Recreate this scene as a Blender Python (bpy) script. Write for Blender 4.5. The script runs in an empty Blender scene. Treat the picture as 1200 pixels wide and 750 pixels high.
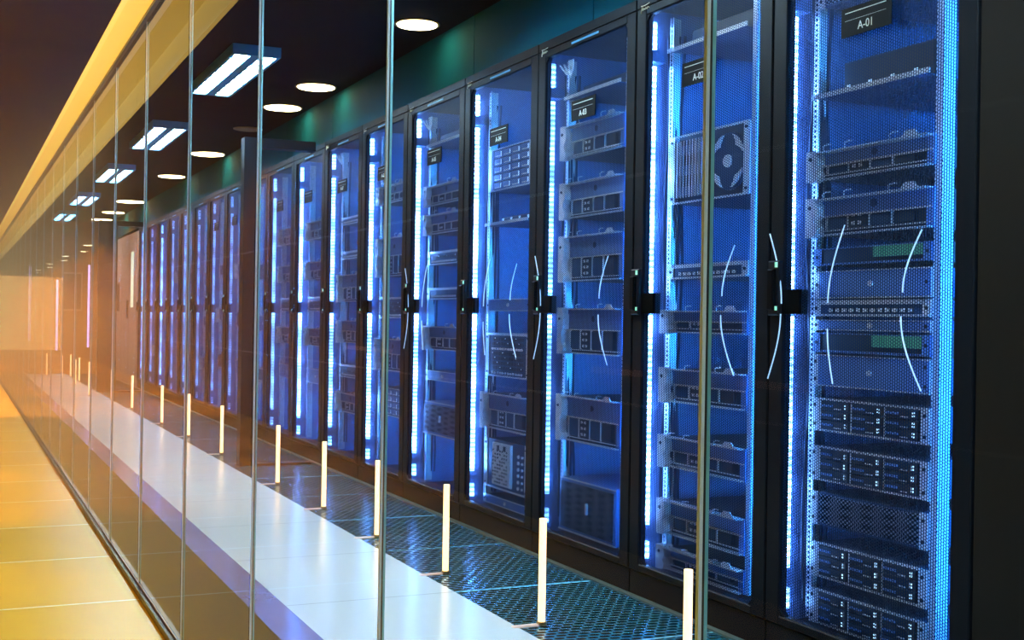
import bpy, math, random
from mathutils import Matrix, Vector
random.seed(7)
sc = bpy.context.scene
R = math.radians

# ------------------------------------------------------------------ camera, world, exposure
cd = bpy.data.cameras.new('camera'); cam = bpy.data.objects.new('camera', cd)
sc.collection.objects.link(cam); sc.camera = cam
cd.sensor_width = 36; cd.lens = 36 * 1436 / 1200; cd.clip_start = .02; cd.clip_end = 200
cam.matrix_world = (Matrix.Translation((0, 0, .96)) @ Matrix.Rotation(R(-24.5), 4, 'Z')
                    @ Matrix.Rotation(R(90), 4, 'X') @ Matrix.Rotation(R(.9), 4, 'Z'))
w = bpy.data.worlds.new('world'); sc.world = w; w.use_nodes = True
w.node_tree.nodes['Background'].inputs[0].default_value = (.05, .04, .06, 1)
w.node_tree.nodes['Background'].inputs[1].default_value = .05
vs = sc.view_settings
vs.view_transform = 'Standard'; vs.look = 'None'; vs.gamma = 1; vs.use_curve_mapping = False
vs.exposure = 0
try:
    cy = sc.cycles
    cy.transparent_max_bounces = 24; cy.max_bounces = 10; cy.glossy_bounces = 5
    cy.diffuse_bounces = 4; cy.sample_clamp_indirect = 6; cy.use_denoising = True
    cy.caustics_reflective = False; cy.caustics_refractive = False
except Exception:
    pass

GX = .60            # the glass line
RX = 2.186          # the rack fronts
PITCH = .80         # rack pitch
Y0 = 2.173          # first rack's near side
CEIL = 2.41         # ceiling of the server room
SOFF = 1.89         # ceiling of the corridor
GTOP = 1.975        # top of the glass
HAZE = .11
LW = -1.4           # corridor wall
YEND = 34
# light levels
L_TROF, L_DOWN, L_STRIP, L_FILL, L_COVE, L_ROD, P_SPOT = 88, 26, 40, 200, 1.0, 2.4, 60

# ------------------------------------------------------------------ materials
def nt(name):
    m = bpy.data.materials.new(name); m.use_nodes = True
    t = m.node_tree; b = t.nodes['Principled BSDF']
    return m, t, b
def N(t, typ, **kw):
    n = t.nodes.new(typ)
    for k, v in kw.items(): setattr(n, k, v)
    return n
def val(t, op, a, b=None, c=None):
    n = N(t, 'ShaderNodeMath', operation=op)
    for i, x in enumerate((a, b, c)):
        if x is None: continue
        if isinstance(x, (int, float)): n.inputs[i].default_value = x
        else: t.links.new(x, n.inputs[i])
    return n.outputs[0]
def mixc(t, f, a, b):
    n = N(t, 'ShaderNodeMix', data_type='RGBA')
    if isinstance(f, (int, float)): n.inputs[0].default_value = f
    else: t.links.new(f, n.inputs[0])
    for i, x in ((6, a), (7, b)):
        if isinstance(x, tuple): n.inputs[i].default_value = (*x, 1)
        else: t.links.new(x, n.inputs[i])
    return n.outputs[2]
def pm(name, col, rough=.5, metal=0, emis=None, es=0, var=.12, scale=9, spec=.5, coat=0):
    m, t, b = nt(name)
    tc = N(t, 'ShaderNodeTexCoord'); no = N(t, 'ShaderNodeTexNoise')
    no.inputs['Scale'].default_value = scale; no.inputs['Detail'].default_value = 3
    t.links.new(tc.outputs['Object'], no.inputs['Vector'])
    c = mixc(t, no.outputs[0], tuple(x * (1 - var) for x in col), tuple(min(1, x * (1 + var)) for x in col))
    t.links.new(c, b.inputs['Base Color'])
    b.inputs['Roughness'].default_value = rough; b.inputs['Metallic'].default_value = metal
    b.inputs['Specular IOR Level'].default_value = spec
    b.inputs['Coat Weight'].default_value = coat
    if emis:
        b.inputs['Emission Color'].default_value = (*emis, 1); b.inputs['Emission Strength'].default_value = es
    return m
def em(name, col, s):
    return pm(name, (.5, .5, .5), .5, 0, col, s)

M = {}
M['black'] = pm('black_powder_coat', (.006, .008, .012), .42, spec=.08)
M['black2'] = pm('satin_black_metal', (.012, .014, .018), .3, .3, spec=.3)
M['blank'] = pm('dark_brushed_panel', (.014, .012, .010), .45, .1, scale=60, spec=.08)
M['inner'] = pm('grey_blue_cabinet_steel', (.17, .27, .54), .45, .2)
M['rack_rear'] = pm('dark_cabinet_steel', (.10, .16, .26), .5, .2)
M['unit'] = pm('graphite_equipment_face', (.035, .075, .16), .38, .3, spec=.2)
M['unit_dark'] = pm('dark_equipment_recess', (.012, .016, .024), .45)
M['unit_lite'] = pm('brushed_light_metal', (.80, .86, .93), .3, .35)
M['unit_blue'] = pm('blue_grey_equipment_panel', (.13, .27, .60), .38, .2)
M['white_plastic'] = pm('pale_plastic', (.88, .91, .95), .4)
M['plate'] = pm('black_plastic_plate', (.003, .0035, .004), .4, spec=.05)
M['letter'] = pm('pale_printed_lettering', (.75, .85, .82), .5)
M['teal'] = pm('teal_painted_panel', (.003, .085, .125), .75, scale=3, spec=.05)
M['ceil'] = pm('near_black_ceiling', (.006, .007, .009), .8, spec=.05)
M['soffit'] = pm('purple_grey_soffit', (.022, .014, .075), .5, scale=4, spec=.08)
M['cove'] = pm('warm_cove_glow', (.55, .42, .16), .55, 0, (1, .60, .085), L_COVE * .78, scale=2)  # emission stands in for hidden LED light falling on the cove
M['cove_lip'] = pm('warm_cove_edge_glow', (.55, .42, .16), .5, 0, (1, .66, .13), L_COVE, scale=2)  # lip glows in place of the same LED light
M['channel'] = pm('black_floor_channel', (.02, .013, .008), .3, .7)
M['brass'] = pm('bronze_metal', (.35, .22, .09), .3, .9)
M['brown_floor'] = pm('dark_brown_interior_floor', (.035, .011, .001), .6, scale=12, spec=.05)
M['lav'] = pm('polished_lavender_metal_border', (.30, .30, .66), .16, .5, scale=20)
M['wall_warm'] = pm('terracotta_wall_paint', (.26, .09, .035), .6)
M['wall_dark'] = pm('dark_dado_panel', (.02, .018, .03), .35)
M['trimline'] = pm('pale_wall_rail', (.8, .7, .62), .4)
M['amber'] = em('amber_table_glow', (1, .42, .16), .7)
M['amber_streak'] = em('amber_light_streak', (1, .50, .12), .35)
M['trof_frame'] = pm('steel_blue_troffer_frame', (.07, .38, .72), .4, 0)
M['trof'] = em('cool_white_diffuser', (.70, .92, 1), L_TROF)
M['down'] = em('warm_white_lamp_glass', (1, .82, .42), L_DOWN)
M['ring'] = pm('downlight_ring', (.5, .35, .12), .3, .8)
M['rod'] = em('warm_reflection_tube', (1, .66, .26), L_ROD)
M['blue_glow'] = em('pale_blue_glow_line', (.28, .60, 1), .85)
M['led_w'] = em('small_white_indicator', (.45, .75, 1), 1.6)
M['led_g'] = em('small_green_indicator', (.2, .9, .55), .8)
M['fill'] = em('blue_fill_light', (.015, .30, 1), L_FILL)
M['fill_low'] = em('soft_blue_fill_light', (.015, .28, 1), L_FILL * .5)
M['edge_trim'] = pm('dull_bronze_green_edge', (.10, .14, .12), .4, .3)
M['cab'] = pm('beige_cabinet_steel', (.42, .30, .24), .4, .1)
M['winglow'] = em('pale_lit_cabinet_window', (.75, .95, .62), 1.1)
M['lavglow'] = em('lavender_strip_light', (.62, .42, 1), 2.0)
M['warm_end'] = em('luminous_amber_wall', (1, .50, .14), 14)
M['cable'] = pm('dark_cable_sheath', (.03, .05, .10), .5)

# LED strip: bright beads along a printed strip
def strip_mat(name, gain):
  m, t, b = nt(name)
  tc = N(t, 'ShaderNodeTexCoord'); sx = N(t, 'ShaderNodeSeparateXYZ'); t.links.new(tc.outputs['Object'], sx.inputs[0])
  bead = val(t, 'ABSOLUTE', val(t, 'SINE', val(t, 'MULTIPLY', sx.outputs[2], math.pi / .021)))
  no = N(t, 'ShaderNodeTexNoise'); no.inputs['Scale'].default_value = 7; t.links.new(tc.outputs['Object'], no.inputs['Vector'])
  s = val(t, 'MULTIPLY', val(t, 'ADD', val(t, 'POWER', bead, 2.5), .18), val(t, 'MULTIPLY', val(t, 'POWER', val(t, 'MULTIPLY', no.outputs[0], 2), 3), 1.0))
  t.links.new(val(t, 'MULTIPLY', s, L_STRIP * 1.5 * gain), b.inputs['Emission Strength'])
  b.inputs['Emission Color'].default_value = (.13, .37, 1, 1)
  return m
for n_, g_ in (('strip', 1), ('strip_mid', .6), ('strip_dim', .28), ('strip_faint', .08)): M[n_] = strip_mat('bead_light_' + n_, g_)

# perforated door sheet: staggered round holes through thin black steel
def perforated(name, cy_, cz, r, base, rough, hole_through=True, ax=(1, 2), metal=.6, hole_col=(.004, .006, .008)):
    m, t, b = nt(name)
    tc = N(t, 'ShaderNodeTexCoord'); s_ = N(t, 'ShaderNodeSeparateXYZ'); t.links.new(tc.outputs['Object'], s_.inputs[0])
    u = val(t, 'DIVIDE', s_.outputs[ax[0]], 2 * cy_); v = val(t, 'DIVIDE', s_.outputs[ax[1]], cz)
    def dist(du, dv):
        a = val(t, 'MULTIPLY', val(t, 'SUBTRACT', val(t, 'FRACT', val(t, 'ADD', u, du)), .5), 2 * cy_)
        c = val(t, 'MULTIPLY', val(t, 'SUBTRACT', val(t, 'FRACT', val(t, 'ADD', v, dv)), .5), cz)
        return val(t, 'ADD', val(t, 'MULTIPLY', a, a), val(t, 'MULTIPLY', c, c))
    d = val(t, 'MINIMUM', dist(0, 0), dist(.5, .5))
    hole = val(t, 'LESS_THAN', d, r * r)
    b.inputs['Base Color'].default_value = (*base, 1); b.inputs['Roughness'].default_value = rough
    b.inputs['Metallic'].default_value = metal
    if hole_through:
        tr = N(t, 'ShaderNodeBsdfTransparent'); mx = N(t, 'ShaderNodeMixShader')
        t.links.new(hole, mx.inputs[0]); t.links.new(b.outputs[0], mx.inputs[1]); t.links.new(tr.outputs[0], mx.inputs[2])
        t.links.new(mx.outputs[0], t.nodes['Material Output'].inputs[0])
    else:
        t.links.new(mixc(t, hole, base, hole_col), b.inputs['Base Color'])
        t.links.new(val(t, 'MULTIPLY', val(t, 'SUBTRACT', 1, hole), metal), b.inputs['Metallic'])
        t.links.new(val(t, 'ADD', val(t, 'MULTIPLY', hole, .5), rough), b.inputs['Roughness'])
        t.links.new(val(t, 'MULTIPLY', val(t, 'SUBTRACT', 1, hole), .5), b.inputs['Specular IOR Level'])
    return m
M['mesh'] = perforated('perforated_door_steel', .0085, .0080, .0036, (.012, .03, .075), .4, metal=.1)
M['mesh'].node_tree.nodes['Principled BSDF'].inputs['Specular IOR Level'].default_value = .08
M['vent'] = perforated('perforated_vent_panel', .008, .012, .0042, (.25, .32, .44), .35, False)
M['railhole'] = perforated('punched_rail_steel', .03, .0148, .0046, (.66, .72, .82), .3, False, hole_col=(.01, .02, .05), metal=.4)
mg = perforated('green_lit_vent', .0075, .009, .0032, (.02, .05, .06), .4, False); M['gvent'] = mg
mg.node_tree.nodes['Principled BSDF'].inputs['Emission Color'].default_value = (.15, .75, .6, 1)
mg.node_tree.nodes['Principled BSDF'].inputs['Emission Strength'].default_value = .22

# floors ------------------------------------------------------------
def floor_mat(name, col, line, pitch, off, wid, rough, var=.08, spec=.5, base2=None):
    m, t, b = nt(name)
    g = N(t, 'ShaderNodeNewGeometry'); s_ = N(t, 'ShaderNodeSeparateXYZ'); t.links.new(g.outputs['Position'], s_.inputs[0])
    f = val(t, 'FRACT', val(t, 'DIVIDE', val(t, 'SUBTRACT', s_.outputs[1], off - wid / 2), pitch))
    seam = val(t, 'LESS_THAN', f, wid / pitch)
    no = N(t, 'ShaderNodeTexNoise'); no.inputs['Scale'].default_value = 2.2; no.inputs['Detail'].default_value = 5
    t.links.new(g.outputs['Position'], no.inputs['Vector'])
    c = mixc(t, no.outputs[0], tuple(x * (1 - var) for x in col), tuple(min(1, x * (1 + var)) for x in col))
    t.links.new(mixc(t, seam, c, line), b.inputs['Base Color'])
    b.inputs['Roughness'].default_value = rough; b.inputs['Specular IOR Level'].default_value = spec
    return m
M['yellow'] = floor_mat('amber_polished_corridor_tile', (.86, .52, .035), (1, .95, .70), .8, 4.27, .014, .30)
M['white'] = floor_mat('white_polished_raised_tile', (.74, .82, .84), (.42, .46, .46), .8, 4.0, .006, .20, .02)

m, t, b = nt('perforated_steel_floor_tile'); M['perf'] = m
g = N(t, 'ShaderNodeNewGeometry'); s_ = N(t, 'ShaderNodeSeparateXYZ'); t.links.new(g.outputs['Position'], s_.inputs[0])
def slot(du, dv):
    a = val(t, 'SUBTRACT', val(t, 'FRACT', val(t, 'ADD', val(t, 'DIVIDE', s_.outputs[0], .040), du)), .5)
    c = val(t, 'SUBTRACT', val(t, 'FRACT', val(t, 'ADD', val(t, 'DIVIDE', s_.outputs[1], .056), dv)), .5)
    return val(t, 'ADD', val(t, 'POWER', val(t, 'ABSOLUTE', val(t, 'DIVIDE', a, .42)), 2.5), val(t, 'POWER', val(t, 'ABSOLUTE', val(t, 'DIVIDE', c, .19)), 2.5))
hole = val(t, 'LESS_THAN', val(t, 'MINIMUM', slot(0, 0), slot(.5, .5)), 1.0)
f = val(t, 'FRACT', val(t, 'DIVIDE', val(t, 'SUBTRACT', s_.outputs[1], 4.0 - .006), .8))
seam = val(t, 'LESS_THAN', f, .012 / .8)
c1 = mixc(t, hole, (.02, .25, .36), (.002, .005, .008))
t.links.new(mixc(t, seam, c1, (.25, .55, .6)), b.inputs['Base Color'])
solid = val(t, 'SUBTRACT', 1, hole)
t.links.new(val(t, 'MULTIPLY', solid, .35), b.inputs['Metallic'])
t.links.new(val(t, 'MULTIPLY', solid, .6), b.inputs['Specular IOR Level'])
t.links.new(val(t, 'ADD', val(t, 'MULTIPLY', hole, .5), .22), b.inputs['Roughness'])

# glass: clear sheet with angle-dependent mirror reflection (one reflection for both faces) --------
m = bpy.data.materials.new('clear_glass'); m.use_nodes = True; t = m.node_tree; M['glass'] = m
t.nodes.remove(t.nodes['Principled BSDF'])
g = N(t, 'ShaderNodeNewGeometry')
dp = N(t, 'ShaderNodeVectorMath', operation='DOT_PRODUCT')
t.links.new(g.outputs['Normal'], dp.inputs[0]); t.links.new(g.outputs['Incoming'], dp.inputs[1])
c = val(t, 'ABSOLUTE', dp.outputs['Value'])
sch = val(t, 'ADD', val(t, 'MULTIPLY', val(t, 'POWER', val(t, 'SUBTRACT', 1, c), 5.7), .96), .04)
tot = val(t, 'SUBTRACT', sch, .035)
tot = val(t, 'MULTIPLY', tot, val(t, 'SUBTRACT', 1, g.outputs['Backfacing']))
tr = N(t, 'ShaderNodeBsdfTransparent'); tr.inputs[0].default_value = (.985, .992, 1, 1)
gl = N(t, 'ShaderNodeBsdfGlossy'); gl.inputs['Roughness'].default_value = 0
mx = N(t, 'ShaderNodeMixShader'); t.links.new(tot, mx.inputs[0]); t.links.new(tr.outputs[0], mx.inputs[1]); t.links.new(gl.outputs[0], mx.inputs[2])
t.links.new(mx.outputs[0], t.nodes['Material Output'].inputs[0])
M['gedge'] = pm('pale_glow_glass_edge', (.60, .78, 1), .3, .1)
M['gedge3'] = pm('cyan_glow_glass_edge', (.30, .80, .98), .25, .5)
M['gedge2'] = pm('black_silicone_joint', (.01, .01, .012), .4)

# ------------------------------------------------------------------ mesh helpers
class MB:
    def __init__(s): s.v = []; s.f = []; s.mi = []; s.mats = []
    def m_(s, mat):
        if mat not in s.mats: s.mats.append(mat)
        return s.mats.index(mat)
    def box(s, x0, x1, y0, y1, z0, z1, mat, ch=0):
        i = len(s.v); k = s.m_(mat)
        if ch <= 0:
            s.v += [(x0, y0, z0), (x1, y0, z0), (x1, y1, z0), (x0, y1, z0), (x0, y0, z1), (x1, y0, z1), (x1, y1, z1), (x0, y1, z1)]
            for f in ((0, 3, 2, 1), (4, 5, 6, 7), (0, 1, 5, 4), (1, 2, 6, 5), (2, 3, 7, 6), (3, 0, 4, 7)):
                s.f.append(tuple(i + a for a in f)); s.mi.append(k)
        else:   # chamfered front edges (the x0 face)
            c = ch
            s.v += [(x0 + c, y0, z0), (x1, y0, z0), (x1, y1, z0), (x0 + c, y1, z0), (x0 + c, y0, z1), (x1, y0, z1), (x1, y1, z1), (x0 + c, y1, z1),
                    (x0, y0 + c, z0 + c), (x0, y1 - c, z0 + c), (x0, y1 - c, z1 - c), (x0, y0 + c, z1 - c)]
            for f in ((0, 3, 2, 1), (4, 5, 6, 7), (0, 1, 5, 4), (1, 2, 6, 5), (2, 3, 7, 6), (8, 11, 10, 9), (0, 8, 9, 3), (3, 9, 10, 7), (7, 10, 11, 4), (4, 11, 8, 0)):
                s.f.append(tuple(i + a for a in f)); s.mi.append(k)
        return s
    def prism(s, pts, axis, a0, a1, mat):
        """pts: 2D outline; axis 0: in (y,z) extruded along x; 1: in (x,z) along y; 2: in (x,y) along z"""
        i = len(s.v); n = len(pts); k = s.m_(mat)
        for a in (a0, a1):
            for p in pts:
                s.v.append((a, p[0], p[1]) if axis == 0 else (p[0], a, p[1]) if axis == 1 else (p[0], p[1], a))
        s.f.append(tuple(i + j for j in range(n))[::-1]); s.mi.append(k)
        s.f.append(tuple(i + n + j for j in range(n))); s.mi.append(k)
        for j in range(n):
            s.f.append((i + j, i + (j + 1) % n, i + n + (j + 1) % n, i + n + j)); s.mi.append(k)
        return s
    def cyl(s, cx, cy_, cz, r, h, axis, mat, n=24, r2=None):
        r2 = r if r2 is None else r2; i = len(s.v); k = s.m_(mat)
        for q, (a, rr) in enumerate(((0, r), (h, r2))):
            for j in range(n):
                A = 2 * math.pi * j / n; u, v = rr * math.cos(A), rr * math.sin(A)
                s.v.append((cx + a, cy_ + u, cz + v) if axis == 0 else (cx + u, cy_ + a, cz + v) if axis == 1 else (cx + u, cy_ + v, cz + a))
        s.f.append(tuple(i + j for j in range(n))[::-1]); s.mi.append(k)
        s.f.append(tuple(i + n + j for j in range(n))); s.mi.append(k)
        for j in range(n):
            s.f.append((i + j, i + (j + 1) % n, i + n + (j + 1) % n, i + n + j)); s.mi.append(k)
        return s
    def tube(s, pts, r, mat, n=6):
        P = [Vector(p) for p in pts]; i = len(s.v); k = s.m_(mat)
        for a, p in enumerate(P):
            d = (P[min(a + 1, len(P) - 1)] - P[max(a - 1, 0)]).normalized()
            up = Vector((0, 0, 1)) if abs(d.z) < .9 else Vector((1, 0, 0))
            e = d.cross(up).normalized(); g_ = d.cross(e)
            for j in range(n):
                A = 2 * math.pi * j / n
                s.v.append(tuple(p + e * r * math.cos(A) + g_ * r * math.sin(A)))
        for a in range(len(P) - 1):
            for j in range(n):
                s.f.append((i + a * n + j, i + a * n + (j + 1) % n, i + (a + 1) * n + (j + 1) % n, i + (a + 1) * n + j)); s.mi.append(k)
        s.f.append(tuple(i + j for j in range(n))[::-1]); s.mi.append(k)
        s.f.append(tuple(i + (len(P) - 1) * n + j for j in range(n))); s.mi.append(k)
        return s
    def mesh(s, name):
        me = bpy.data.meshes.new(name); me.from_pydata(s.v, [], s.f)
        for m in s.mats: me.materials.append(M[m])
        me.polygons.foreach_set('material_index', s.mi); me.update()
        return me
    def ob(s, name, parent=None, loc=(0, 0, 0)):
        return link(name, s.mesh(name), parent, loc)
COL = sc.collection
def link(name, me, parent=None, loc=(0, 0, 0)):
    o = bpy.data.objects.new(name, me); COL.objects.link(o)
    if parent: o.parent = parent
    o.location = loc; return o
def tag(o, label, cat, group=None):
    o['label'] = label; o['category'] = cat
    if group: o['group'] = group
    return o
def thing(name, label, cat, loc=(0, 0, 0), group=None):
    o = bpy.data.objects.new(name, None); COL.objects.link(o); o.location = loc; o.empty_display_size = .05
    return tag(o, label, cat, group)
def struct(o): o['kind'] = 'structure'; return o
def text_mesh(s_, size, mat):
    cu = bpy.data.curves.new('t', 'FONT'); cu.body = s_; cu.size = size; cu.extrude = .0004; cu.align_x = 'CENTER'
    ot = bpy.data.objects.new('t', cu); COL.objects.link(ot)
    me = bpy.data.meshes.new_from_object(ot); bpy.data.objects.remove(ot); bpy.data.curves.remove(cu)
    for v in me.vertices:      # text plane -> the door plane, read from -X with +Y at the reader's left
        x, y, z = v.co; v.co = (-z, -x, y)
    me.materials.clear(); me.materials.append(M[mat]); me.name = 'lettering'
    return me
ORD = 'first second third fourth fifth sixth seventh eighth ninth tenth eleventh twelfth thirteenth fourteenth fifteenth sixteenth seventeenth eighteenth nineteenth twentieth'.split()
ORD += ['twenty-' + x for x in ORD[:9]] + ['thirtieth'] + ['thirty-' + x for x in ORD[:9]] + ['fortieth']

# ------------------------------------------------------------------ the setting
YB = -3.0
struct(MB().box(LW, GX, YB, YEND, -.1, 0, 'yellow').ob('floor'))
struct(MB().box(GX, .898, YB, 20.5, -.1, 0, 'brown_floor').ob('floor_inner_strip'))
struct(MB().box(.898, 1.015, YB, 20.5, -.1, .001, 'lav').ob('floor_border'))
struct(MB().box(1.015, 1.617, YB, 20.5, -.1, .001, 'white').ob('floor_white_tile'))
struct(MB().box(1.617, 2.24, YB, 20.5, -.1, 0, 'perf').ob('floor_perforated_tile'))
struct(MB().box(2.24, 3.5, YB, 20.5, -.1, 0, 'black').ob('floor_under_cabinet'))
struct(MB().box(2.160, 2.186, YB, 20.5, 0, .006, 'edge_trim').ob('trim_floor_edge'))
struct(MB().box(GX - .018, GX + .018, YB, YEND, 0, .022, 'channel').box(GX - .006, GX - .003, YB, YEND, .022, .03, 'brass').ob('trim_floor_channel'))
struct(MB().box(LW, .44, YB, YEND, SOFF, SOFF + .3, 'soffit').ob('ceiling_corridor'))
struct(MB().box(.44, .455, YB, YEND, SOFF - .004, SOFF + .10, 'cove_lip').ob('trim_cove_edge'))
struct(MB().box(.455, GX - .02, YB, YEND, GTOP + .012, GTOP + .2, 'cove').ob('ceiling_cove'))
struct(MB().box(GX - .02, GX + .03, YB, YEND, GTOP, GTOP + .02, 'channel').box(GX - .02, GX + .03, YB, YEND, GTOP + .02, CEIL + .1, 'ceil').ob('wall_header'))
struct(MB().box(GX + .03, 3.5, YB, 20.5, CEIL, CEIL + .1, 'ceil').ob('ceiling_server_room'))
bk = MB()
yy = -3.0
while yy < 20.4:
    bk.box(2.24, 2.30, yy + .003, yy + 1.196, 2.112, CEIL, 'teal'); yy += 1.2
bk.box(2.25, 2.30, -3, 20.5, 2.112, CEIL, 'black')
struct(bk.ob('wall_bulkhead'))
struct(MB().box(3.3, 3.4, YB, 20.5, 0, CEIL, 'black').ob('wall_behind_cabinets'))
struct(MB().box(LW - .1, LW, YB, YEND, 0, SOFF + .3, 'wall_warm').ob('wall_left'))
struct(MB().box(LW, LW + .015, YB, YEND, 0, 1.22, 'wall_dark').box(LW, LW + .02, YB, YEND, 1.27, 1.31, 'wall_dark').ob('trim_dado'))
struct(MB().box(LW, LW + .03, YB, YEND, 1.565, 1.575, 'trimline').box(LW, LW + .03, YB, YEND, .612, .622, 'trimline').ob('trim_wall_rail'))
for a, b_ in ((3.05, 3.65), (4.35, 4.75), (7.5, 8.5)):
    struct(MB().box(LW, LW + .04, a, b_, .735, .760, 'amber').ob('trim_table_edge_glow'))  # glowing bars added in place of orange table edges mirrored in the glass
struct(MB().box(LW - .1, GX, YB - .1, YB, 0, CEIL, 'wall_dark').ob('wall_near'))
struct(MB().box(GX, 3.4, YB - .1, YB, 0, CEIL, 'wall_dark').ob('wall_near_server_room'))
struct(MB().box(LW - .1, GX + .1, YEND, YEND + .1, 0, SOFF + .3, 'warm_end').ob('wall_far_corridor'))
struct(MB().box(GX + .03, 3.4, 20.5, 20.6, 0, CEIL, 'wall_warm').ob('wall_far_server_room'))
struct(MB().box(GX - .02, GX + .03, 20.5, 20.56, 0, GTOP, 'wall_warm').ob('trim_far_post'))

# added bare spot lamps, out of frame, lighting the corridor, haze and glass joints
def corridor_fill(y):
    l = bpy.data.lights.new('corridor_fill_lamp', 'SPOT'); l.energy = P_SPOT * (3.0 if y < 0 else 1.2 if y < 2.2 else 1 if y < 6 else 2.8 if y < 12 else 15.0); l.color = (.9, .95, 1) if y < 2.2 else (1, .56, .09) if y < 6 else (1, .42, .05)
    l.spot_size = R(74); l.spot_blend = .3; l.shadow_soft_size = .05
    o = bpy.data.objects.new('corridor_fill_lamp', l); COL.objects.link(o); o.location = (-.45, y, SOFF - .02)
y = -2.0
while y < YEND - 1:
    corridor_fill(y); y += 1.5

hz = bpy.data.materials.new('warm_flare_haze'); hz.use_nodes = True  # tinted volume added for the orange veil of lens flare
hz.node_tree.nodes.remove(hz.node_tree.nodes['Principled BSDF'])
vs_ = hz.node_tree.nodes.new('ShaderNodeVolumeScatter')
vs_.inputs['Color'].default_value = (1, .62, .28, 1); vs_.inputs['Density'].default_value = HAZE; vs_.inputs['Anisotropy'].default_value = .35
va_ = hz.node_tree.nodes.new('ShaderNodeVolumeAbsorption'); va_.inputs['Color'].default_value = (1, .62, .28, 1); va_.inputs['Density'].default_value = HAZE
ad_ = hz.node_tree.nodes.new('ShaderNodeAddShader'); hz.node_tree.links.new(vs_.outputs[0], ad_.inputs[0]); hz.node_tree.links.new(va_.outputs[0], ad_.inputs[1])
hz.node_tree.links.new(ad_.outputs[0], hz.node_tree.nodes['Material Output'].inputs['Volume'])
M['haze'] = hz
o = MB().box(LW + .04, GX - .02, 4.5, YEND - .01, .03, SOFF - .01, 'haze').ob('haze'); o['kind'] = 'stuff'
tag(o, 'thin warm haze added for the flare glow along the glass', 'haze')

# ------------------------------------------------------------------ glass wall
edges = [.03] + [.906 + .8745 * i for i in range(0, 22)]
for i in range(len(edges) - 1):
    y0, y1 = edges[i], edges[i + 1]
    p = thing('glass_panel', f'clear frameless glass panel of the corridor wall, {ORD[i]} from the camera end', 'glass panel', (GX, y0, .02), 'glass panels of the corridor wall')
    MB().box(-.006, .006, .006, y1 - y0 - .002, .003, GTOP - .02, 'glass').ob('pane', p)
    e = MB().box(-.0048, -.0012, -.0013, .003, .003, GTOP - .02, 'gedge').box(-.0012, .0012, -.0013, .003, .003, GTOP - .02, 'gedge2').box(.0012, .0048, -.0013, .003, .003, GTOP - .02, 'gedge3')  # pale and cyan bands put the edge's piped light into colour
    e.ob('polished_edge', p)
y = edges[-1]
struct(MB().box(GX - .006, GX + .006, y, YEND, .02, GTOP, 'glass').ob('window_far'))
struct(MB().box(GX - .006, GX + .006, YB, .02, .02, GTOP, 'glass').ob('window_near'))

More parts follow.
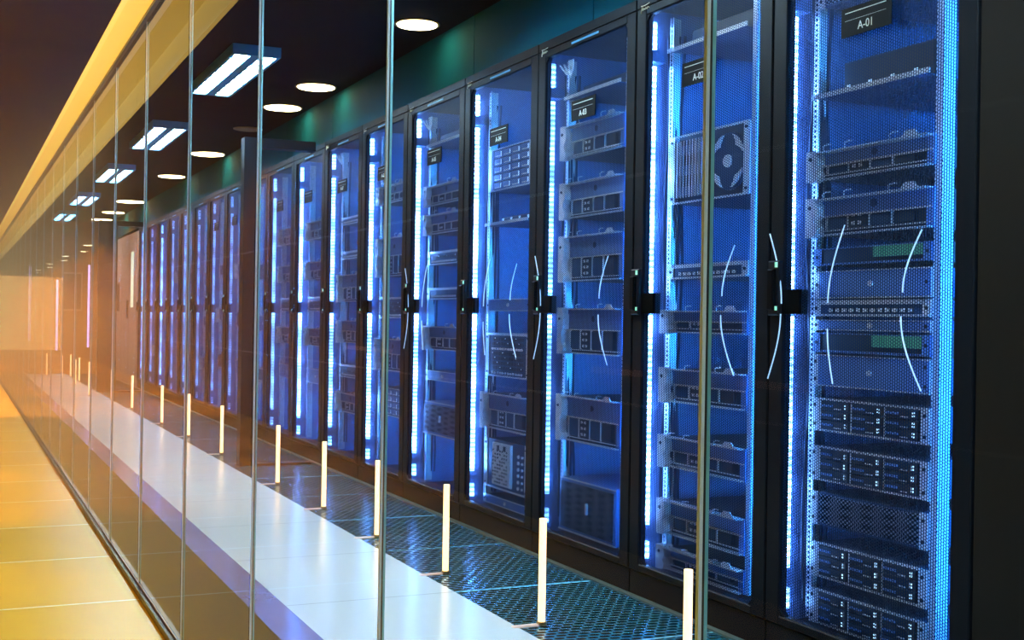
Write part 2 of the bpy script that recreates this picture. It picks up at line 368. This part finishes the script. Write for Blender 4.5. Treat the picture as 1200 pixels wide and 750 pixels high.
# ------------------------------------------------------------------ server racks (local: x depth from the door, y away from the camera, z up)
STX = .067
RH = 2.10
def arc(mb, ya, yb, za, zb, bulge, x=-.006, r=.0020, seg=12):
    pts = []
    for i in range(seg + 1):
        t_ = i / seg
        q_ = math.sin(math.pi * t_ * .5) if bulge >= 0 else 1 - math.cos(math.pi * t_ * .5)
        pts.append((x, ya + (yb - ya) * q_, za + (zb - za) * t_))
    mb.tube(pts, r, 'blue_glow')
rack_mesh = {}
def build_rack_meshes():
    D = 1.08
    b = MB()     # body: plinth, roof, sides, back, cross members
    b.box(.006, D, .004, .796, 0, .085, 'black').box(0, D, .004, .796, RH - .035, RH, 'black')
    b.box(.03, D, .004, .014, .085, RH - .035, 'inner').box(.03, D, .786, .796, .085, RH - .035, 'inner')
    b.box(D - .01, D, .014, .786, .085, RH - .035, 'rack_rear')
    b.box(.03, .055, .014, .786, .085, .105, 'inner').box(.03, .055, .014, .786, RH - .055, RH - .035, 'inner')
    for yv, wv in ((.10, .03), (.20, .10), (.36, .02), (.47, .12), (.66, .03)): b.box(D - .16, D - .13, yv, yv + wv, .085, RH - .035, 'unit_dark')
    for yv in (.33, .345, .42, .62, .635): b.box(D - .20, D - .19, yv, yv + .006, .085, RH - .035, 'unit_blue')
    b.box(.03, .09, .738, .786, 1.875, 1.915, 'unit_blue')
    rack_mesh['body'] = b.mesh('body')
    b = MB()     # door frame
    b.box(0, .028, .004, STX, .09, RH - .038, 'black', .003).box(0, .028, .800 - STX, .796, .09, RH - .038, 'black', .003)
    b.box(0, .028, STX, .8 - STX, .09, .115, 'black', .003).box(0, .028, STX, .8 - STX, 2.032, RH - .038, 'black', .003)
    # small rounded corner gussets
    for (yc, sy) in ((STX, 1), (.8 - STX, -1)):
        for (zc, sz) in ((.115, 1), (2.032, -1)):
            b.prism([(yc, zc), (yc + sy * .02, zc), (yc, zc + sz * .02)] if sy * sz > 0 else [(yc, zc), (yc, zc + sz * .02), (yc + sy * .02, zc)], 0, .004, .024, 'black')
    b.box(-.002, 0, .28, .50, RH - .058, RH - .05, 'trof_frame')
    rack_mesh['door_frame'] = b.mesh('door_frame')
    rack_mesh['door_mesh'] = MB().box(.010, .0108, STX - .005, .805 - STX, .11, 2.037, 'mesh').mesh('perforated_sheet')
    b = MB().box(-.014, 0, .738, .79, .985, 1.145, 'black2', .004).box(-.026, -.014, .750, .778, 1.0, 1.12, 'plate', .004)
    b.box(-.017, -.013, .742, .752, 1.125, 1.14, 'led_g').box(-.017, -.013, .742, .752, 1.0, 1.012, 'led_g')
    b.box(0, .03, .66, .738, .99, 1.06, 'plate')
    rack_mesh['door_handle'] = b.mesh('door_handle')
    for sn in ('strip', 'strip_mid', 'strip_dim', 'strip_faint'):
     b = MB()     # left light strip, in four lengths
     for z0, z1 in ((.125, .185), (.245, .985), (1.065, 1.865), (1.925, 2.02)): b.box(.045, .063, .764, .785, z0, z1, sn)
     rack_mesh[sn] = b.mesh('light_strip')
    b = MB().box(.036, .056, .015, .021, .16, 1.98, 'fill_low')  # hidden strip added behind the stile as blue fill light
    rack_mesh['front_fill'] = b.mesh('light_strip')
    b = MB().box(.50, .53, .015, .021, .16, 1.98, 'fill')  # unseen strip added to backlight the rack interior blue
    rack_mesh['rear_fill'] = b.mesh('light_strip')
    for nm, ya, yb in (('rail_far', .706, .73), ('rail_near', .214, .238)):
        b = MB().box(.097, .101, ya, yb, .105, 2.03, 'railhole').box(.101, .14, (yb - .004) if nm == 'rail_far' else ya, yb if nm == 'rail_far' else ya + .004, .105, 2.03, 'unit_lite')
        rack_mesh[nm] = b.mesh('mounting_rail')
    b = MB().box(-.003, 0, .295, .49, 1.737, 1.815, 'plate').box(-.0036, -.003, .315, .475, 1.800, 1.8022, 'letter').box(-.0036, -.003, .315, .475, 1.780, 1.7806, 'letter')
    rack_mesh['plate'] = b.mesh('name_plate')
    b = MB()   # small scrawled maker's mark at the door's upper corner
    z = 2.055
    b.tube([(-.002, .765, z - .012), (-.002, .758, z + .010), (-.002, .752, z - .004), (-.002, .746, z + .004), (-.002, .740, z - .003), (-.002, .733, z + .005),
            (-.002, .727, z - .003), (-.002, .720, z + .004), (-.002, .712, z)], .0022, 'letter', 4)
    b.tube([(-.002, .766, z + .014), (-.002, .74, z + .012), (-.002, .71, z + .015)], .0014, 'letter', 4)
    rack_mesh['mark'] = b.mesh('emblem')
    b = MB(); arc(b, .792, .732, 1.225, 1.02, 0); arc(b, .735, .792, .99, .80, -1)  # glowing arcs drawn for curved reflections of the LED strip
    rack_mesh['arc1'] = b.mesh('strip_reflection')
    b = MB(); arc(b, .170, .235, 1.20, 1.045, 0); arc(b, .240, .165, .985, .80, -1)
    rack_mesh['arc2'] = b.mesh('strip_reflection')
    b = MB(); arc(b, .46, .525, 1.23, 1.02, .0); arc(b, .525, .50, .95, .80, -1)
    rack_mesh['arc3'] = b.mesh('strip_reflection')
    b = MB()   # loose cables coiled at the rack's upper far corner
    for i in range(3):
        b.tube([(.05 + .01 * i, .70 - .02 * i, 2.0), (.06, .66 - .02 * i, 1.96 - .01 * i), (.07, .62, 1.975), (.06, .60 + .02 * i, 2.01)], .004, 'blue_glow')
    rack_mesh['coil'] = b.mesh('cable_coil')
    b = MB()
    for i in range(5):
        yy = .745 - .006 * i
        b.tube([(.10 + .012 * i, yy + .012 * math.sin(j * .9 + i), .15 + j * .13) for j in range(15)], .005, 'cable')
    rack_mesh['bundle'] = b.mesh('cable_bundle')
build_rack_meshes()

def rack_words(k):
    return f'{ORD[k]} rack'
def make_rack(k):
    tagname = f'A-{k + 1:02d}'
    if k < 7: lab = f'black server rack with perforated door, plate reads {tagname}, {ORD[k]} from the camera end'
    else: lab = f'black server rack past the aisle door frame, {ORD[k]} rack from the camera end'
    r = thing('server_rack', lab, 'server rack', (RX, Y0 + PITCH * k, 0), 'server racks in one long row')
    link('body', rack_mesh['body'], r)
    d = link('door', rack_mesh['door_frame'], r)
    s_ = link('perforated_sheet', rack_mesh['door_mesh'], d)
    link('door_handle', rack_mesh['door_handle'], d)
    if k < 12:
        pl = link('name_plate', rack_mesh['plate'], r)
        if k < 7: link('emblem', rack_mesh['mark'], d)
    lt = link('light_strip', rack_mesh[('strip_mid', 'strip', 'strip_dim', 'strip', 'strip', 'strip', 'strip_mid', 'strip', 'strip_dim', 'strip_dim', 'strip_faint', 'strip_faint', 'strip_faint', 'strip_faint', 'strip_faint', 'strip_dim', 'strip_faint', 'strip_dim')[k]], r)
    link('light_strip', rack_mesh['front_fill'], r)
    link('light_strip', rack_mesh['rear_fill'], r)
    link('mounting_rail', rack_mesh['rail_far'], r); link('mounting_rail', rack_mesh['rail_near'], r)
    if k < 7:
        link('cable_bundle', rack_mesh['bundle'], r)
        if k % 2 == 0: link('cable_coil', rack_mesh['coil'], r)
        
        if k in (0, 2, 4): link('strip_reflection', rack_mesh['arc1'], r)
        if k in (0, 1, 2, 3): link('strip_reflection', rack_mesh['arc2'], r)
        if k in (0, 3, 4): link('strip_reflection', rack_mesh['arc3'], r)
        me = text_mesh(tagname, .031, 'letter')
        for v in me.vertices: v.co += Vector((-.0035, .3925, 1.750))
        link('lettering', me, pl)
    return r

# ---- units.  local: x=0 front face (towards the corridor), y -.225..+.225, z 0..h ; +y is the far side
UC = {}
def ears(b, h, mat='unit_lite', bolt=True):
    b.box(-.004, .002, .205, .236, 0, h, mat).box(-.004, .002, -.236, -.205, 0, h, mat)
    if bolt:
        for s_ in (1, -1):
            for zz in ((h * .5,) if h < .08 else (.02, h - .02)): b.cyl(-.008, s_ * .221, zz, .005, .004, 0, 'unit_dark', 8)
def unit_parts(kind, h):
    key = (kind, round(h, 3))
    if key in UC: return UC[key]
    P = []
    if kind == 'drive':
        b = MB().box(.004, .62, -.21, .21, 0, h, 'unit').box(-.002, .004, -.212, .212, h - .006, h, 'unit_lite').box(-.002, .004, -.212, .212, 0, .005, 'unit_lite')
        ears(b, h); P.append(('chassis', b.mesh('chassis'), None))
        rows = 3; hh = (h - .014) / rows
        for c_ in range(3):
            for r_ in range(rows):
                ya = .198 - c_ * .134; yb = ya - .124; z0 = .007 + r_ * hh + .0015; z1 = z0 + hh - .003
                b = MB().box(-.004, .004, yb, ya, z0, z1, 'unit_dark', .001)
                b.box(-.007, -.004, ya - .055, ya - .008, (z0 + z1) / 2 - .003, (z0 + z1) / 2 + .003, 'unit_blue')
                b.box(-.006, -.004, ya - .090, ya - .062, z0 + .003, z0 + .006, 'unit_lite')
                for lz in (-.006, .002): b.box(-.0065, -.004, yb + .011, yb + .018, (z0 + z1) / 2 + lz, (z0 + z1) / 2 + lz + .004, 'led_w')
                b.box(-.006, -.004, ya - .004, ya, z0, z1, 'unit_lite')
                P.append(('drive_bay', b.mesh('drive_bay'), None))
    elif kind == 'vent':
        b = MB().box(0, .45, -.21, .21, 0, h, 'unit'); ears(b, h); P.append(('chassis', b.mesh('chassis'), None))
        P.append(('grille', MB().box(-.006, 0, -.205, .205, .006, h - .006, 'vent', .002).mesh('grille'), None))
    elif kind == 'green':
        b = MB().box(0, .5, -.21, .21, 0, h, 'unit_dark').box(-.003, 0, -.21, .21, 0, .006, 'unit_blue').box(-.003, 0, -.21, .21, h - .004, h, 'unit_blue')
        ears(b, h, 'unit_blue'); P.append(('chassis', b.mesh('chassis'), None))
        P.append(('grille', MB().box(-.006, 0, -.205, -.015, h * .35, h * .92, 'gvent', .002).mesh('grille'), 'green-lit grille'))
    elif kind == 'sled':
        hp = h * .46
        b = MB().box(.02, .60, -.21, .21, 0, h, 'unit_dark')
        b.box(0, .02, -.21, .21, h - hp, h - .004, 'unit_blue', .003)
        b.box(-.03, .002, -.235, .212, h - .004, h, 'unit_lite')
        b.box(-.006, .002, -.235, .212, h - hp - .004, h - hp, 'unit_lite')
        b.box(-.02, .002, -.235, .212, 0, .004, 'unit_lite').box(-.004, .002, -.235, .212, .013, .016, 'unit_lite')
        b.cyl(-.002, -.01, h - hp / 2, min(.012, hp * .28), .003, 0, 'unit', 12)
        P.append(('chassis', b.mesh('chassis'), None))
        e = MB(); c_ = min(.025, h * .2)
        e.prism([(.212, -.004), (.247, -.004), (.247, h + .004), (.212, h + .004), (.195, h - c_), (.195, h - hp + .002), (.212, h - hp - c_ * .6), (.212, c_ + .02), (.195, c_), (.195, .01)], 0, -.030, -.002, 'white_plastic')
        e.cyl(-.034, .225, h - hp / 2, .006, .004, 0, 'unit_dark', 8)
        P.append(('bracket', e.mesh('bracket'), 'pale angled bracket'))
        P.append(('bracket', MB().box(-.004, .002, -.24, -.212, 0, h, 'unit_blue').mesh('bracket'), None))
        for q, ya in enumerate((.19, .10, .01, -.08)):
            b = MB().box(.004, .02, ya - .078, ya, .02, h - hp - .008, 'unit_dark' if q % 2 else 'unit', .002)
            b.box(-.002, .006, ya - .003, ya, .018, h - hp - .004, 'unit_lite')
            if q == 1:
                n_ = max(1, int((h - hp) / .028))
                for j in range(n_):
                    for jj in range(2): b.box(.002, .004, ya - .03 - jj * .026, ya - .016 - jj * .026, .026 + j * .024, .036 + j * .024, 'unit_lite')
            P.append(('module', b.mesh('module'), None))
        for ya in (.17, .08, -.10):     # wire cable arms along the top lip
            k_ = MB().tube([(-.028, ya, h), (-.034, ya - .005, h + .012), (-.034, ya - .02, h + .016), (-.03, ya - .034, h + .016)], .0022, 'unit_lite', 5)
            P.append(('cable_arm', k_.mesh('cable_arm'), None))
        k_ = MB().prism([(-.205, h), (-.14, h), (-.155, h + .016), (-.19, h + .016)], 0, -.026, -.022, 'unit_lite')
        P.append(('cable_guide', k_.mesh('cable_guide'), None))
    elif kind == 'array':
        b = MB().box(.012, .6, -.21, .21, 0, h, 'unit'); ears(b, h, bolt=False)
        b.box(-.002, .012, .19, .205, 0, h, 'unit_blue').box(-.01, .002, -.235, .212, 0, .005, 'unit_lite').box(-.004, .002, -.235, .212, h - .004, h, 'unit_lite')
        P.append(('chassis', b.mesh('chassis'), None))
        rows = max(3, int(h / .036)); hh = (h - .012) / rows
        for c_ in range(4):
            for r_ in range(rows):
                ya = .185 - c_ * .098; z0 = .007 + r_ * hh
                b = MB().box(0, .012, ya - .088, ya, z0 + .002, z0 + hh - .004, 'unit_blue', .002).box(-.004, 0, ya - .07, ya - .02, z0 + .006, z0 + .010, 'unit_lite')
                b.box(-.002, 0, ya - .084, ya - .076, z0 + .006, z0 + hh - .010, 'led_w')
                P.append(('drive_bay', b.mesh('drive_bay'), None))
    elif kind == 'ports':
        b = MB().box(0, .4, -.21, .21, 0, h, 'unit'); ears(b, h); b.box(-.004, 0, -.21, .21, h - .012, h, 'unit_lite').box(-.012, 0, -.235, .212, 0, .006, 'unit_lite')
        P.append(('chassis', b.mesh('chassis'), None))
        rows = max(1, int((h - .02) / .022)); b = MB()
        for r_ in range(rows):
            for c_ in range(12):
                ya = .17 - c_ * .029; z0 = .010 + r_ * .022
                b.box(-.003, 0, ya - .022, ya, z0, z0 + .015, 'unit_dark')
                if (c_ * 7 + r_ * 3) % 4 == 0: b.box(-.004, -.003, ya - .008, ya - .003, z0 + .009, z0 + .013, 'led_w')
                if (c_ * 5 + r_) % 5 == 0: b.box(-.008, -.003, ya - .02, ya - .006, z0 + .002, z0 + .012, 'white_plastic')
        P.append(('port_panel', b.mesh('port_panel'), None))
    elif kind == 'shelf':
        b = MB().box(-.02, .5, -.212, .212, 0, .004, 'unit').box(-.022, -.018, -.235, .235, 0, .014, 'unit_lite')
        P.append(('tray', b.mesh('tray'), None))
        b = MB().box(.03, .42, -.20, .16, .006, h, 'unit_dark', .004)
        for j in range(4): b.box(.028, .03, .13 - .09 * j, .145 - .09 * j, .02, .034, 'led_w')
        P.append(('module', b.mesh('module'), 'dark boxed module'))
    elif kind == 'panel':
        b = MB().box(0, .5, -.21, .21, 0, h, 'unit').box(-.005, 0, -.235, .212, .003, h - .003, 'unit_blue', .002)
        ears(b, h); b.box(-.008, -.004, -.235, .235, h - .003, h, 'unit_lite').box(-.008, -.004, -.235, .235, 0, .003, 'unit_lite')
        P.append(('chassis', b.mesh('chassis'), None))
        P.append(('latch', MB().cyl(-.011, -.01, h * .5, .008, .006, 0, 'unit_lite', 12).mesh('latch'), None))
    elif kind == 'fan':
        b = MB().box(.02, .6, -.21, .21, 0, h, 'unit_dark'); ears(b, h)
        b.box(-.006, .002, -.235, .212, h - .006, h, 'unit_lite').box(-.006, .002, -.235, .212, 0, .006, 'unit_lite')
        for j in range(3): b.box(0, .02, 0, .20, .03 + j * h * .3, .03 + j * h * .3 + h * .12, 'unit_blue', .002)
        P.append(('chassis', b.mesh('chassis'), None))
        g_ = MB()
        for j in range(9): g_.box(-.004, 0, .186 - j * .019, .192 - j * .019, .02, h - .02, 'unit_lite')
        P.append(('grille', g_.mesh('grille'), None))
        f_ = MB(); cyc, czc, rr = -.11, h / 2, h * .40
        f_.cyl(.004, cyc, czc, rr, .012, 0, 'unit', 32).cyl(-.004, cyc, czc, rr * .22, .01, 0, 'unit_lite', 16)
        for q in range(4):
            a0 = q * math.pi / 2 + .35; o_ = []; i_ = []
            for j in range(9):
                a = a0 + j * .12
                o_.append((cyc + rr * .95 * math.cos(a), czc + rr * .95 * math.sin(a)))
                w_ = .72 + .23 * abs(j - 4) / 4
                i_.append((cyc + rr * w_ * math.cos(a), czc + rr * w_ * math.sin(a)))
            f_.prism(o_ + i_[::-1], 0, -.004, .004, 'unit_lite')
        P.append(('fan_wheel', f_.mesh('fan_wheel'), None))
    elif kind == 'power':
        b = MB().box(0, .5, -.21, .21, 0, h, 'unit').box(-.004, 0, -.235, .212, 0, .008, 'unit_lite'); ears(b, h)
        P.append(('chassis', b.mesh('chassis'), None))
        b = MB().box(-.012, 0, -.07, .13, .02, h - .012, 'white_plastic', .003)
        for j in range(int((h - .06) / .016)):
            for c_ in range(7):
                if (j * 5 + c_ * 3) % 4: b.box(-.0135, -.012, .11 - c_ * .025, .122 - c_ * .025, .03 + j * .016, .038 + j * .016, 'unit_dark')
        b.box(-.014, -.012, .05, .075, h - .045, h - .022, 'unit_dark').box(-.014, -.012, -.02, .005, h - .045, h - .022, 'unit_dark')
        P.append(('socket_panel', b.mesh('socket_panel'), 'pale panel with rows of small sockets'))
        b = MB()
        for j in range(int((h - .03) / .028)): b.cyl(-.006, -.14, .03 + j * .028, .008, .006, 0, 'white_plastic', 10).cyl(-.006, -.18, .03 + j * .028, .006, .006, 0, 'unit_lite', 10)
        P.append(('connector_column', b.mesh('connector_column'), None))
    elif kind == 'case':
        b = MB(); c_ = .03
        b.prism([(-.235, 0), (.235, 0), (.235, h - c_), (.21, h), (-.235, h)], 0, -.012, .0, 'unit_blue').box(0, .55, -.21, .21, 0, h, 'unit_blue')
        b.box(-.015, -.012, -.235, .225, h - .005, h, 'unit_lite').box(-.018, -.012, -.235, .23, 0, .006, 'unit_lite')
        P.append(('chassis', b.mesh('chassis'), None))
        P.append(('grille', MB().box(-.016, -.012, -.22, .215, .015, h - .015, 'vent', .001).mesh('grille'), None))
        P.append(('latch', MB().box(-.026, -.014, -.02, -.008, h * .42, h * .62, 'unit_lite', .002).mesh('latch'), None))
    UC[key] = P
    return P
KW = {'drive': ('disk_server', 'disk server with three drive columns', 'server'), 'vent': ('vented_server', 'server with a perforated front', 'server'),
      'green': ('network_switch', 'dark switch with a green-lit grille', 'network switch'), 'sled': ('blade_server', 'blade server with pale angled bracket', 'server'),
      'array': ('drive_array', 'tall grid of drive bays', 'drive array'), 'ports': ('patch_panel', 'patch panel with rows of ports', 'patch panel'),
      'shelf': ('equipment_shelf', 'thin shelf carrying a dark module', 'shelf'), 'panel': ('server_unit', 'plain blue-grey server face', 'server'),
      'fan': ('fan_unit', 'unit with slatted grille and round fan', 'fan unit'), 'power': ('power_distribution_unit', 'power unit with a pale socket panel', 'power unit'),
      'case': ('storage_chassis', 'large perforated storage chassis', 'server')}
def place_units(k, lst):
    for n, (kind, z, h) in enumerate(sorted(lst, key=lambda a: a[1])):
        nm, words, cat = KW[kind]
        o = thing(nm, f'{words}, {ORD[n]} unit up in the {ORD[k]} rack', cat, (RX + .094, Y0 + PITCH * k + .472, z), 'equipment mounted in the racks')
        for (pn, me, lab) in unit_parts(kind, h):
            c_ = link(pn, me, o)
            if lab: c_['label'] = lab
LAY = {
 0: [('vent', 1.875, .10), ('shelf', 1.610, .10), ('sled', 1.375, .080), ('sled', 1.215, .105), ('green', 1.130, .05), ('panel', 1.036, .078), ('ports', .985, .045), ('panel', .945, .03), ('green', .882, .056),
     ('panel', .785, .09), ('drive', .655, .095), ('drive', .512, .100), ('vent', .385, .095), ('drive', .235, .10), ('drive', .100, .10)],
 1: [('shelf', 1.90, .07), ('fan', 1.37, .235), ('ports', 1.11, .05), ('sled', .925, .075), ('sled', .685, .115), ('sled', .460, .105), ('sled', .228, .115), ('sled', .106, .075)],
 2: [('shelf', 1.86, .05), ('sled', 1.617, .13), ('sled', 1.375, .14), ('sled', 1.12, .18), ('sled', .830, .18), ('sled', .478, .18), ('case', .112, .215)],
 3: [('array', 1.555, .195), ('shelf', 1.395, .04), ('panel', 1.00, .055), ('ports', .70, .20), ('sled', .46, .16), ('power', .185, .225), ('panel', .110, .04)],
 4: [('shelf', 1.86, .06), ('ports', 1.06, .06), ('sled', .80, .12), ('sled', 1.55, .10), ('sled', 1.40, .10), ('ports', 1.24, .07), ('panel', .64, .05), ('case', .36, .17)],
 5: [('sled', 1.62, .10), ('sled', 1.20, .22), ('ports', .96, .12), ('sled', .66, .18), ('array', .40, .16)],
 6: [('ports', 1.55, .05), ('ports', 1.33, .05), ('sled', 1.06, .17), ('sled', .80, .14), ('ports', .58, .08), ('sled', .36, .12)],
}
kinds = ['sled', 'ports', 'panel', 'vent']
for k in range(7, 9): LAY[k] = [('sled', 1.5, .12), ('sled', 1.22, .12), ('ports', 1.0, .10), ('sled', .76, .12), ('panel', .50, .10)]
for k in range(9, 18): LAY[k] = [(kinds[(k + j) % 4], .42 + .42 * j + .03 * (k % 3), .12) for j in range(3)]
for k in range(18):
    make_rack(k); place_units(k, LAY[k])

# the closed cabinet this side of the row
c_ = thing('closed_cabinet', 'closed dark cabinet with plain solid door beside the first rack', 'cabinet', (RX, Y0 - .8, 0))
MB().box(.03, 1.08, .004, .796, 0, RH, 'black').box(.006, .03, .004, .796, 0, .09, 'black').ob('body', c_)
d = MB().box(0, .028, .004, .796, .095, RH - .03, 'blank', .004).box(-.004, .0, .62, .65, .1, RH - .04, 'blank', .001).ob('door', c_)
MB().box(-.03, 0, .05, .075, .95, 1.15, 'black2', .004).ob('door_handle', d)
c_ = thing('closed_cabinet', 'closed dark cabinet at the camera end, second before the racks', 'cabinet', (RX, Y0 - 1.6, 0))
MB().box(.03, 1.08, .004, .796, 0, RH, 'black').box(.006, .03, .004, .796, 0, .09, 'black').ob('body', c_)
MB().box(0, .028, .004, .796, .095, RH - .03, 'blank', .004).ob('door', c_)

# plain cabinets past the racks
for i in range(4):
    yb = Y0 + PITCH * 18 + .12 + i * .8
    if yb + .8 > 20.45: break
    words = ('with a tall pale lit window', 'with a closed plain door', 'with a dark notice', 'with a small vent')[i]
    c_ = thing('storage_cabinet', f'beige storage cabinet {words}, {ORD[i]} past the last rack', 'cabinet', (RX, yb, 0), 'beige cabinets past the racks')
    MB().box(.02, 1.0, .004, .796, 0, 2.06, 'cab').ob('body', c_)
    d = MB().box(0, .02, .01, .79, .1, 2.04, 'cab', .004).ob('door', c_)
    if i == 0: MB().box(-.004, 0, .34, .60, 1.05, 1.80, 'winglow').ob('window', d)
    if i == 1: MB().box(-.02, 0, .08, .12, .9, 1.15, 'black2').ob('door_handle', d)
    if i == 2: MB().box(-.004, 0, .25, .55, 1.0, 1.4, 'plate').ob('notice', d)
    if i == 3: MB().box(-.006, 0, .2, .6, .3, .6, 'black2').ob('vent', d)

# aisle door frames standing out from the racks
def aisle_frame(y, x0, pw, label, mat='black', h=2.10):
    f_ = thing('aisle_door_frame', label, 'door frame', (0, y, 0))
    MB().box(x0, x0 + pw, -.05, .05, 0, h, mat).ob('post', f_)
    MB().box(x0 + pw, RX - .052, -.05, .05, h - .06, h, mat).ob('header', f_)
    MB().box(x0 + pw, RX - .052, -.05, .05, 0, .012, mat).ob('threshold', f_)
    MB().box(x0 + pw, RX - .052, -.004, .004, .012, h - .06, 'glass').ob('pane', f_)
aisle_frame(7.86, 1.67, .085, 'black metal door frame with glass standing between the white tile and the racks')
aisle_frame(15.75, 1.60, .22, 'wide dark brown post and door frame near the far end of the rack row', 'channel')

# ------------------------------------------------------------------ luminaires
def troffer(i, y):
    f_ = thing('troffer_light', f'rectangular twin-panel ceiling light with blue frame, {ORD[i]} from the camera end', 'ceiling light', (1.33, y, CEIL), 'twin-panel lights on the ceiling, the foremost one added')
    W, L = .26, 1.34
    b = MB().box(0, W, 0, L, -.03, 0, 'trof_frame').box(0, .018, 0, L, -.055, -.03, 'trof_frame').box(W - .018, W, 0, L, -.055, -.03, 'trof_frame')
    b.box(.018, W - .018, 0, .03, -.055, -.03, 'trof_frame').box(.018, W - .018, L - .03, L, -.055, -.03, 'trof_frame').box(W / 2 - .028, W / 2 + .028, .03, L - .03, -.055, -.03, 'trof_frame')
    b.ob('housing', f_)
    for a, c in ((.018, W / 2 - .028), (W / 2 + .028, W - .018)):
        o = MB().box(a, c, .03, L - .03, -.040, -.03, 'trof').ob('diffuser', f_)
        lv = MB()
        for j in range(1, 9): lv.box(a, c, j * L / 9 - .003, j * L / 9 + .003, -.052, -.041, 'trof_frame')
        lv.ob('louvre', f_)
for i, y in enumerate((-2.2, .70, 3.62, 6.55, 9.42, 12.35, 15.45, 18.4)): troffer(i, y)  # foremost troffer is added behind the camera to light the glass joints
for i, (y, d_) in enumerate(((3.2, .2), (5.69, .20), (7.54, .235), (8.40, .25), (9.5, .20), (11.15, .29), (13.15, .27), (16.4, .36), (18.3, .3), (19.8, .3))):
    f_ = thing('downlight', f'round warm recessed ceiling light, {ORD[i]} from the camera end', 'ceiling light', (2.055, y, CEIL), 'round warm lights in the ceiling')
    r_ = d_ / 2
    MB().cyl(0, 0, -.006, r_ + .012, .006, 2, 'ring', 36).ob('ring', f_)
    MB().cyl(0, 0, -.010, r_ * .96, .004, 2, 'down' if i != 4 else 'ring', 36, r_).ob('lamp_glass', f_)
for i in range(9):
    y = 17.5 + i * 1.8
    f_ = thing('corridor_downlight', f'small warm downlight mirrored in the far glass, {ORD[i]} along the corridor', 'ceiling light', (-.45 - .12 * (i % 2), y, SOFF), 'downlights of the corridor')
    MB().cyl(0, 0, -.008, .07, .008, 2, 'ring', 20).ob('ring', f_); MB().cyl(0, 0, -.012, .055, .004, 2, 'down', 20).ob('lamp_glass', f_)
ROD = ((2.63, 1.70), (3.47, 1.70), (4.30, 1.70), (5.12, 1.70), (5.97, 1.70), (6.93, 1.70), (8.54, 1.70), (9.85, 1.70), (11.08, 1.68), (12.9, 1.66), (14.3, 1.62), (15.0, 1.45), (16.6, 1.60), (17.4, 1.5), (18.2, 1.62), (19.0, 1.45), (19.6, 1.62), (19.9, 1.3))
for i, (y, x) in enumerate(ROD):  # tubes drawn for reflections of low corridor wall lights
    f_ = thing('wall_light_reflection', f'glowing tube for a mirrored wall light, {ORD[i]} from the camera end along the white tile', 'light reflection', (x, y, 0), 'tubes for mirrored wall lights along the tile edge')
    MB().cyl(0, 0, .006, .0115, .33, 2, 'rod', 16).ob('tube', f_)
    MB().cyl(0, 0, 0, .016, .012, 2, 'brass', 16).ob('base', f_)
    MB().box(-.10, -.014, -.010, .010, 0, .005, 'amber_streak').ob('light_streak', f_)  # thin glowing bar stands in for the light streak on the floor

# far end of the server room
for i, (x, z0, z1) in enumerate(((1.05, .5, 1.7), (1.45, .35, 1.5), (1.92, .4, 1.75))):
    f_ = MB().box(x, x + .05, 20.46, 20.495, z0, z1, 'black2').box(x + .008, x + .042, 20.45, 20.46, z0 + .02, z1 - .02, 'lavglow').ob('wall_light')
    tag(f_, f'tall thin lavender light on the far end wall, {ORD[i]} from the glass', 'wall light', 'lavender lights on the end wall')
tag(MB().box(1.55, 1.85, 20.47, 20.495, 1.0, 1.6, 'cab').box(1.57, 1.83, 20.465, 20.47, 1.02, 1.58, 'wall_dark').ob('notice_board'), 'framed dark notice board on the far end wall', 'notice board')
